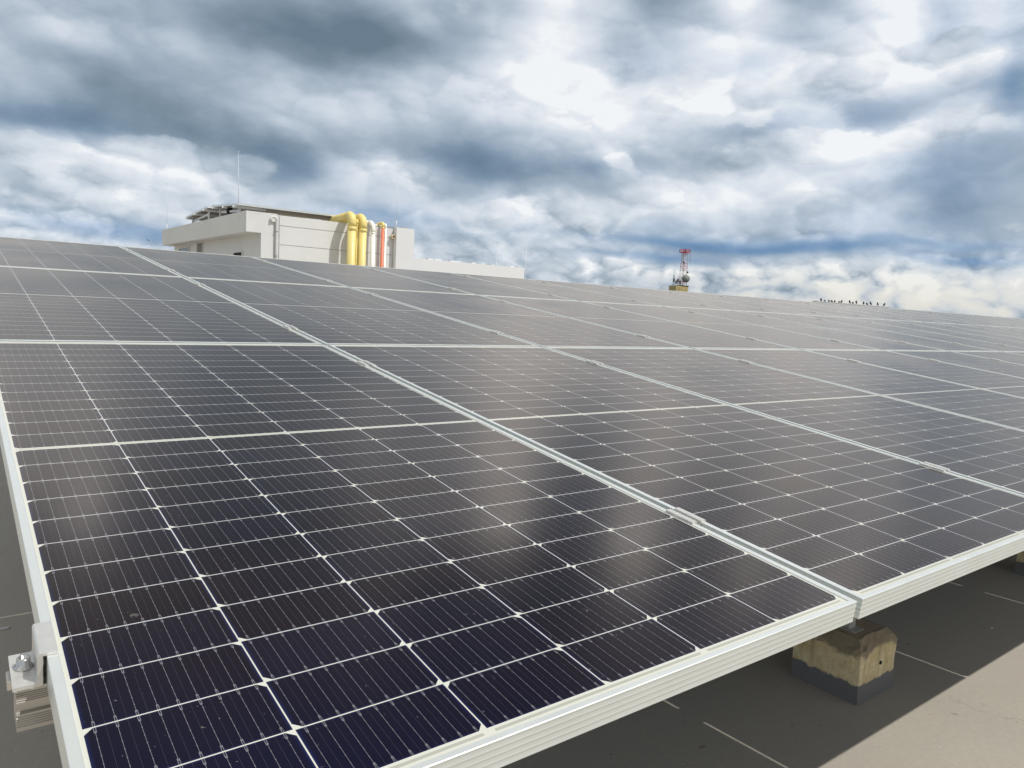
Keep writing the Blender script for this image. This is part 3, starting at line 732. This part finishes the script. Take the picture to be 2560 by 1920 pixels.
# pipes
M_YEL = plain('yellow_pipe', (0.76, 0.63, 0.24), 0.42, 0, 0.05, 3.0, dirt=((0.66, 0.57, 0.27), 5.0, 0.58, 0.3))
M_YELD = plain('yellow_elbow', (0.78, 0.63, 0.22), 0.40, 0, 0.05, 3.0)
M_PVC = plain('white_pvc', (0.88, 0.86, 0.81), 0.35, 0, 0.04, 4.0)
M_ORG = plain('orange_pipe', (0.72, 0.20, 0.10), 0.45, 0, 0.06, 4.0)
M_GRYP = plain('grey_conduit', (0.30, 0.30, 0.295), 0.5, 0.2, 0.06, 4.0)
def drop_pipe(name, label, x, d, r, ztop, yback, zback, m_pipe, m_elbow, bend=None, group=None, slant=0.0, foot=0.0):
    """vertical pipe at distance d off the wall, elbow over the parapet, run back over the roof"""
    root = empty(name, (x, 17.0 - d, 0)); bend = bend or r * 1.7
    tag(root, label, 'pipe', group)
    zc = ztop - r
    b = MB(); b.tube([(foot, 0, 0), (foot * 0.5, 0, 1.3), (0, 0, zc - bend - 0.02)], r, 28); b.build('pipe', m_pipe, root)
    e = arc((0, bend, zc - bend), bend, PI, PI / 2, ((0, 1, 0), (0, 0, 1)), 12)
    e = [Vector((0, 0, zc - bend - r * 1.1))] + e
    back = Vector((slant, yback - (17.0 - d), zback - r))
    e2 = [e[-1].lerp(back, 0.04), e[-1].lerp(back, 0.6), back]
    b = MB(); b.tube(e, r * 1.045, 28); b.build('elbow', m_elbow, root)
    b = MB(); b.tube([e[-1]] + e2[1:], r, 28); b.build('roof_run', m_elbow, root)
    b = MB(); b.lathe([(r * 1.02, 0), (r * 1.09, 0.003), (r * 1.09, r * 0.82), (r * 1.02, r * 0.85)], 28, Matrix.Translation((0, 0, zc - bend - r * 1.9))); b.build('collar', m_elbow, root)
    return root
drop_pipe('drain_pipe', 'thick yellow pipe with elbow, left one of the two big ones on the plant room', 7.855, 0.42, 0.103, 3.425, 18.35, 3.33, M_YEL, M_YELD, 0.17, 'thick yellow pipes', foot=-0.02)
drop_pipe('drain_pipe', 'thick yellow pipe with elbow, right one of the two big ones on the plant room', 8.150, 0.42, 0.094, 3.405, 18.1, 3.36, M_YEL, M_YELD, 0.19, 'thick yellow pipes', foot=-0.03)
drop_pipe('drain_pipe', 'thin yellow pipe squeezed between the two thick yellow pipes', 8.030, 0.36, 0.037, 3.262, 17.6, 3.25, M_YEL, M_YELD, 0.07, foot=-0.02)
drop_pipe('vent_pipe', 'white plastic pipe bending over the parapet right of the yellow pipes', 8.545, 0.18, 0.054, 3.300, 17.75, 3.27, M_PVC, M_PVC, 0.20, slant=-0.35, foot=0.01)
drop_pipe('vent_pipe', 'orange pipe with pale yellow elbow on the plant room wall', 8.845, 0.12, 0.038, 3.295, 17.5, 3.25, M_ORG, M_YELD, 0.06, foot=-0.02)
drop_pipe('vent_pipe', 'thin white pipe close behind the orange pipe', 8.935, 0.10, 0.030, 3.262, 17.5, 3.22, M_PVC, M_PVC, 0.05, foot=-0.02)
# grey conduit near the left of the wall
cd = tag(empty('conduit', (6.118, 16.96, 0)), 'grey conduit pole running up the plant room wall to a hooked top', 'conduit')
b = MB(); b.tube([(0, 0, 0), (0, 0, 3.05)], 0.021, 14); b.build('pipe', M_GRYP, cd)
b = MB(); b.tube(arc((-0.06, 0, 3.05), 0.06, 0, PI, ((1, 0, 0), (0, 0, 1)), 10) + [Vector((-0.12, 0, 3.00))], 0.022, 14); b.build('gooseneck', M_GREY, cd)
b = MB()
for z in (2.2, 2.77): b.box(-0.028, 0.045, -0.026, 0.03, z, z + 0.02)
b.build('bracket', M_STEEL, cd)
b = MB(); b.box(-0.10, -0.02, -0.005, 0.03, 2.99, 3.10, bevel=0.006); b.build('hood', M_GREY, cd)
# stub pipe
st = tag(empty('stub_pipe', (9.16, 17.0, 2.94)), 'short open cream pipe stub poking from the wall by its right corner', 'pipe')
b = MB(); m_ = Matrix.Rotation(PI / 2, 4, 'X') @ Matrix.Identity(4)
b.lathe([(0.060, 0.0), (0.060, 0.13), (0.052, 0.135), (0.036, 0.135), (0.036, 0.03), (0.0001, 0.03)], 24, m_); b.build('socket', plain('cream_plastic', (0.55, 0.50, 0.34), 0.5), st)
# cable tray and small camera box
tr = tag(empty('cable_arm', (8.6, 16.98, 3.2)), 'thin grey cable arm with a small box reaching past the wall top', 'cable')
b = MB(); b.tube([(0.42, 0.02, -0.02), (0.70, 0.01, -0.028), (1.0, -0.1, -0.03)], 0.010, 8); b.build('arm', M_GRYP, tr)
b = MB(); b.box(0.78, 0.93, -0.14, -0.07, -0.045, 0.005, bevel=0.006); b.build('box', M_GRYP, tr)
b = MB(); b.tube([(0.93, -0.1, -0.02), (0.99, -0.1, -0.025), (1.04, -0.1, -0.04), (1.07, -0.1, -0.065)], 0.007, 8); b.build('lead', M_GRYP, tr)
hb = tag(empty('pipe_run', (8.5, 17.05, 3.2)), 'level white pipe lying along the parapet top between the drop pipes', 'pipe')
b = MB(); b.tube([(-0.32, 0.05, 0.0), (0.42, 0.05, 0.0)], 0.026, 14); b.build('pipe', M_PVC, hb)
b = MB(); b.box(-0.28, -0.25, -0.01, 0.1, -0.045, -0.0255); b.box(0.16, 0.36, 0.0, 0.09, -0.045, -0.0262); b.build('saddle', M_STEEL, hb)

# lightning rods
M_ROD = plain('rod_metal', (0.50, 0.53, 0.57), 0.5, 0.3)
def rod(x, y, z0, z1, label, lean=0.0, r=0.007, tip=True):
    root = tag(empty('lightning_rod', (x, y, z0)), label, 'lightning rod', 'lightning rods on the roof tops')
    h = z1 - z0
    b = MB(); b.tube([(0, 0, 0), (lean * 0.3, 0, h * 0.3), (lean, 0, h)], r, 8, radii=[r * 1.3, r, r * 0.55]); b.build('rod', M_ROD, root)
    b = MB(); b.lathe([(r * 2.6, 0.0), (r * 2.6, 0.10), (r * 1.4, 0.18)], 10); b.build('base_sleeve', M_WALLW, root)
    if tip:
        b = MB(); b.lathe([(r * 0.3, 0), (r * 1.5, 0.012), (r * 1.5, 0.03), (r * 0.3, 0.045)], 8, Matrix.Translation((lean, 0, h - 0.01))); b.build('tip', M_ROD, root)
rod(5.505, 17.80, 3.10, 4.60, 'tall pale lightning rod at the near corner of the plant room', -0.02, 0.008)
rod(9.262, 16.95, 3.185, 4.43, 'thin lightning rod on the right end of the plant room', 0.0, 0.0065)
rod(5.505, 25.12, 3.19, 4.61, 'faint lightning rod at the far left end of the plant room', 0.0, 0.006)
rod(17.58, 24.0, 0.0, 3.836, 'short faint rod, left of the two beyond the low white wall', 0.0, 0.012)
rod(19.07, 24.0, 0.0, 4.167, 'short faint rod, right of the two beyond the low white wall', 0.0, 0.012)

# ------------------------------------------------------------------ solar panels on the plant room roof
M_BACK = plain('panel_back_sheet', (0.20, 0.17, 0.13), 0.6, 0, 0.08, 5.0)
def small_array(name, label, x0, x1, y0, z0, y1, z1, npan):
    root = tag(empty(name, (x0, y0, z0)), label, 'solar array')
    d = Vector((0, y1 - y0, z1 - z0)); L = d.length; ang = math.atan2(d.z, d.y)
    rotm = Matrix.Rotation(ang, 4, 'X'); w = (x1 - x0)
    b = MB(); b.box(0, w, 0.0, 0.03, -0.045, 0.0, rotm); b.box(0, w, L - 0.03, L, -0.045, 0.0, rotm)
    pw = w / npan
    for k in range(npan + 1):
        xa = min(max(k * pw - 0.02, 0.0), w - 0.04); b.box(xa, xa + 0.04, 0.031, L - 0.031, -0.045, 0.0005, rotm)
    b.build('frame', M_ALU, root)
    b = MB(); b.box(0.01, w - 0.01, 0.031, L - 0.031, -0.012, -0.004, rotm); b.build('laminate', M_BACK, root)
    b = MB()
    for yy in (0.25, L * 0.5, L - 0.25): b.box(-0.06, w + 0.02, yy - 0.02, yy + 0.02, -0.10, -0.046, rotm)
    b.build('rail', M_WALLW, root)
    b = MB(); b.box(0.7, w, 0.05, 0.09, -0.16, -0.047, rotm); b.build('edge_beam', M_BACK, root)
    b = MB()
    for xx in (0.12, w / 2, w - 0.12):
        for yy in (0.30, L - 0.35):
            zz = z0 + yy * math.sin(ang) - 0.10
            b.box(xx - 0.02, xx + 0.02, yy * math.cos(ang) - 0.02, yy * math.cos(ang) + 0.02, 2.90 - z0, zz - z0)
    b.build('post', M_WALLW, root)
    b = MB()
    for xx in (0.12, w - 0.12): b.bar((xx, 0.30, 0.30 * math.sin(ang) - 0.16), (xx, L - 0.5, (L - 0.5) * math.sin(ang) - 0.17), 0.03, 0.05)
    b.build('brace', M_WALLW, root)
    return root
small_array('roof_array', 'front tilted solar array on the plant room roof, its long edge facing us', 5.44, 7.90, 17.61, 3.400, 19.86, 3.530, 2)
small_array('roof_array', 'rear tilted solar array on the plant room roof, sloping away', 5.44, 7.90, 20.27, 3.540, 22.56, 3.412, 2)
bx_ = tag(empty('junction_box', (5.62, 18.75, 3.32)), 'round black inverter fan under the front roof array', 'equipment')
b = MB(); b.lathe([(0.085, 0), (0.085, 0.10), (0.06, 0.11), (0.055, 0.095), (0.0001, 0.095)], 20, Matrix.Rotation(-PI / 2, 4, 'Y')); b.build('housing', M_BLACK, bx_)
b = MB(); b.box(0.005, 0.05, -0.05, 0.05, -0.42, 0.0); b.build('stand', M_WALLW, bx_)

# ------------------------------------------------------------------ radio tower on a far building
M_OCH = plain('ochre_render', (0.42, 0.33, 0.15), 0.85, 0, 0.2, 1.0, dirt=((0.22, 0.18, 0.10), 1.2, 0.5, 0.7), coords='w')
fb = tag(empty('distant_building', (87.37, 75.0, -30)), 'far off ochre rooftop block carrying the radio tower', 'building')
b = MB(); b.box(-1.5, 7.0, -0.5, 9.0, 0, 31.0); b.build('tower_block', M_OCH, fb)
b = MB(); b.box(0.75, 3.55, 0, 1.4, 31.0, 35.90); b.build('rooftop_room', M_OCH, fb)
b = MB(); b.box(2.1, 3.62, -0.05, 1.45, 35.901, 36.03); b.build('roof_edge', plain('dark_coping', (0.07, 0.06, 0.04), 0.9), fb)
M_RED = plain('tower_red', (0.50, 0.045, 0.045), 0.6)
M_WHT = plain('tower_white', (0.62, 0.58, 0.58), 0.6)
M_DRK = plain('antenna_grey', (0.09, 0.10, 0.11), 0.6)
tw = tag(empty('radio_tower', (90.45, 75.75, 6.12)), 'red and white lattice radio tower on the distant ochre building', 'radio tower')
w_at = lambda z: 0.42 - 0.022 * z
segs = []
z = 0.0; k = 0
while z < 5.0:
    z2 = min(z + 0.55, 5.0); a, c = w_at(z), w_at(z2)
    b = MB()
    cs = [(-1, -1), (1, -1), (1, 1), (-1, 1)]
    for q in range(4):
        p, r_ = cs[q], cs[(q + 1) % 4]
        b.bar((p[0] * a, p[1] * a, z), (p[0] * c, p[1] * c, z2), 0.045, 0.045, (1, 0.3, 0))
        b.bar((p[0] * a, p[1] * a, z), (r_[0] * c, r_[1] * c, z2), 0.03, 0.03, (1, 0.3, 0))
        b.bar((p[0] * c, p[1] * c, z2), (r_[0] * c, r_[1] * c, z2), 0.03, 0.03)
    b.build('lattice_section', M_RED if (k // 2) % 2 == 0 else M_WHT, tw)
    z = z2; k += 1
b = MB(); b.box(-0.60, 0.60, -0.60, 0.60, 4.88, 4.95)
for s_ in (-0.60, 0.57):
    b.box(s_, s_ + 0.03, -0.60, 0.60, 5.38, 5.43); b.box(-0.60, 0.60, s_, s_ + 0.03, 5.38, 5.43); b.box(s_, s_ + 0.03, -0.60, 0.60, 5.13, 5.18); b.box(-0.60, 0.60, s_, s_ + 0.03, 5.13, 5.18)
    for q in (-0.60, -0.3, 0.3, 0.57): b.box(s_, s_ + 0.04, q, q + 0.04, 4.95, 5.43); b.box(q, q + 0.04, s_, s_ + 0.04, 4.95, 5.43)
b.build('top_platform', M_RED, tw)
b = MB()
for x_, y_ in ((-0.75, -0.5), (0.72, -0.6), (-0.2, -0.8), (0.4, 0.6)): b.box(x_ - 0.05, x_ + 0.05, y_ - 0.04, y_ + 0.04, 3.5, 4.8)
b.build('panel_antenna', plain('pale_antenna', (0.42, 0.42, 0.48), 0.6), tw)
def dish(name, x_, y_, z_, r_, m_):
    b = MB(); b.lathe([(0.02, 0.0), (r_ * 0.6, 0.03), (r_, 0.10), (r_, 0.22), (0.02, 0.24)], 24, Matrix.Translation((x_, y_, z_)) @ Matrix.Rotation(math.radians(-35), 4, 'Z') @ Matrix.Rotation(PI / 2, 4, 'X'))
    return b.build(name, m_, tw)
dish('dish', -0.05, -0.55, 0.95, 0.60, plain('dish_cover', (0.20, 0.215, 0.20), 0.6))
dish('small_dish', -0.62, -0.4, 2.55, 0.14, M_WHT); dish('small_dish', -0.62, -0.4, 3.4, 0.15, M_DRK); dish('small_dish', 0.38, -0.4, 1.95, 0.16, M_DRK)
ag = tag(empty('antenna_group', (87.9, 75.5, 5.95)), 'cluster of whip antennas on a frame left of the radio tower', 'antenna')
b = MB()
for x_, h in ((0.02, 1.6), (0.30, 1.45), (1.08, 1.5), (1.62, 0.7)): b.tube([(x_, 0, 0), (x_, 0, h)], 0.035, 6)
b.tube([(0.15, 0, 0.9), (0.15, 0, 2.45)], 0.02, 6); b.tube([(1.85, 0, 0), (1.85, 0, 1.6)], 0.035, 6)
b.bar((0, 0, 0.95), (1.85, 0, 0.95), 0.04, 0.04); b.bar((0.6, 0.5, 0), (1.1, 0, 0.95), 0.04, 0.04)
b.build('mast', M_DRK, ag)
b = MB()
for x_, z_ in ((0.22, 0.75), (0.75, 0.50), (1.12, 0.75), (1.66, 0.52)): b.box(x_ - 0.10, x_ + 0.10, -0.1, 0.1, z_ - 0.28, z_ + 0.28, bevel=0.03)
b.build('panel_antenna', M_DRK, ag)

# ------------------------------------------------------------------ birds
M_BIRD = plain('bird_feathers', (0.055, 0.055, 0.06), 0.8, 0, 0.2, 12)
def bird_mesh(stretch, lean):
    """perched bird: skinned body running from tail to bill"""
    bm = bmesh.new()
    pts = [((-0.15, 0, 0.03), 0.015), ((-0.10, 0, 0.06), 0.035), ((-0.03, 0, 0.10), 0.078), ((0.025, 0, 0.14), 0.084), ((0.05, 0, 0.19), 0.052), ((0.06, 0, 0.225), 0.042), ((0.09, 0, 0.232), 0.018), ((0.12, 0, 0.225), 0.005)]
    b = MB(); m_ = Matrix.Rotation(-lean, 4, 'Y')
    path = [m_ @ Vector((p[0], p[1], p[2] * stretch)) for p, r in pts]
    b.tube(path, 0, 12, radii=[r for p, r in pts])
    for s_ in (-0.02, 0.02): b.tube([(0.0, s_, 0.09 * stretch), (0.01, s_, 0.0)], 0.006, 6)
    return b
M_FAR = plain('far_render', (0.46, 0.47, 0.465), 0.8, 0, 0.05, 1.0, coords='w')
parapet_z = 2.905
pb = tag(empty('far_parapet', (51.5, 30.0, 0)), 'pale far roof parapet just visible under the row of birds', 'wall')
b = MB(); b.box(0, 11.0, 0, 0.3, 0, parapet_z - 0.06); b.build('wall_body', M_FAR, pb)
b = MB(); b.box(-0.03, 11.03, -0.04, 0.34, parapet_z - 0.059, parapet_z); b.build('coping', M_FAR, pb)
birds = [(52.22, 1.25, 0.5, 200), (52.79, 0.5, 0.3, 20), (53.33, 0.75, 0.2, 60), (53.74, 0.75, 0, 100), (54.18, 0.8, 0.1, 30), (54.79, 0.6, 0, 10), (55.16, 1.0, 0.1, 250), (56.31, 1.3, 0.2, 80),
         (56.84, 0.75, 0, 190), (57.31, 1.45, 0.2, 70), (58.47, 1.25, 0.1, 200), (59.01, 0.9, 0, 90), (59.53, 1.45, 0.2, 110), (60.68, 1.4, 0.2, 70), (61.83, 1.45, 0.1, 280)]
bird_words = ['leftmost perched bird, upright with raised tail', 'flattest crouching bird, second in the row', 'low dark bird, third in the row', 'low dark bird, fourth in the row',
              'plump low bird, fifth in the row', 'small crouching bird, sixth in the row', 'rounder bird ending the left cluster', 'tall bird starting the middle trio', 'low bird between two taller ones in the middle trio',
              'tall bird ending the middle trio', 'tall bird starting the right trio', 'small bird in the middle of the right trio', 'tallest bird ending the right trio', 'lone upright bird, next to last in the row', 'lone upright bird at the right end of the row']
meshes = {}
for (x_, st_, ln, rz), w in zip(birds, bird_words):
    o = bird_mesh(st_, ln).build('bird', M_BIRD, loc=(x_, 30.12, parapet_z)); o.rotation_euler = (0, 0, math.radians(rz)); o.scale = (0.85, 0.85, 0.85)
    tag(o, w + ' on the far parapet', 'bird', 'birds perched in a row')
b = MB()
b.tube([(-0.10, 0, 0), (-0.05, 0, 0.002), (0, 0, 0.004), (0.05, 0, 0.004), (0.08, 0, 0.0)], 0, 8, radii=[0.006, 0.014, 0.022, 0.014, 0.003])
for s_ in (-1, 1):
    v = [b.bm.verts.new(p) for p in ((0.03, s_ * 0.015, 0.006), (0.045, s_ * 0.11, 0.045), (-0.03, s_ * 0.20, 0.06), (-0.02, s_ * 0.10, 0.03), (-0.03, s_ * 0.015, 0.004))]
    b.bm.faces.new(v)
fbird = b.build('bird', M_BIRD, loc=(3.97, 20.0, 2.49)); fbird.rotation_euler = (0.5, -0.3, 0.6); fbird.scale = (0.32, 0.32, 0.32)
tag(fbird, 'small dark bird flying low left of the plant room', 'bird')

# settle the background a touch to the left as a whole
for o in COL.objects:
    if o.parent is None and o.type in ('MESH', 'EMPTY') and 'category' in o.keys():
        y = o.location.y
        if y > 16 and o['category'] != 'solar panel':
            o.location.x -= 0.035 if y < 23.9 and 'bird' not in o.name else 0.04 if y < 26 else 0.32
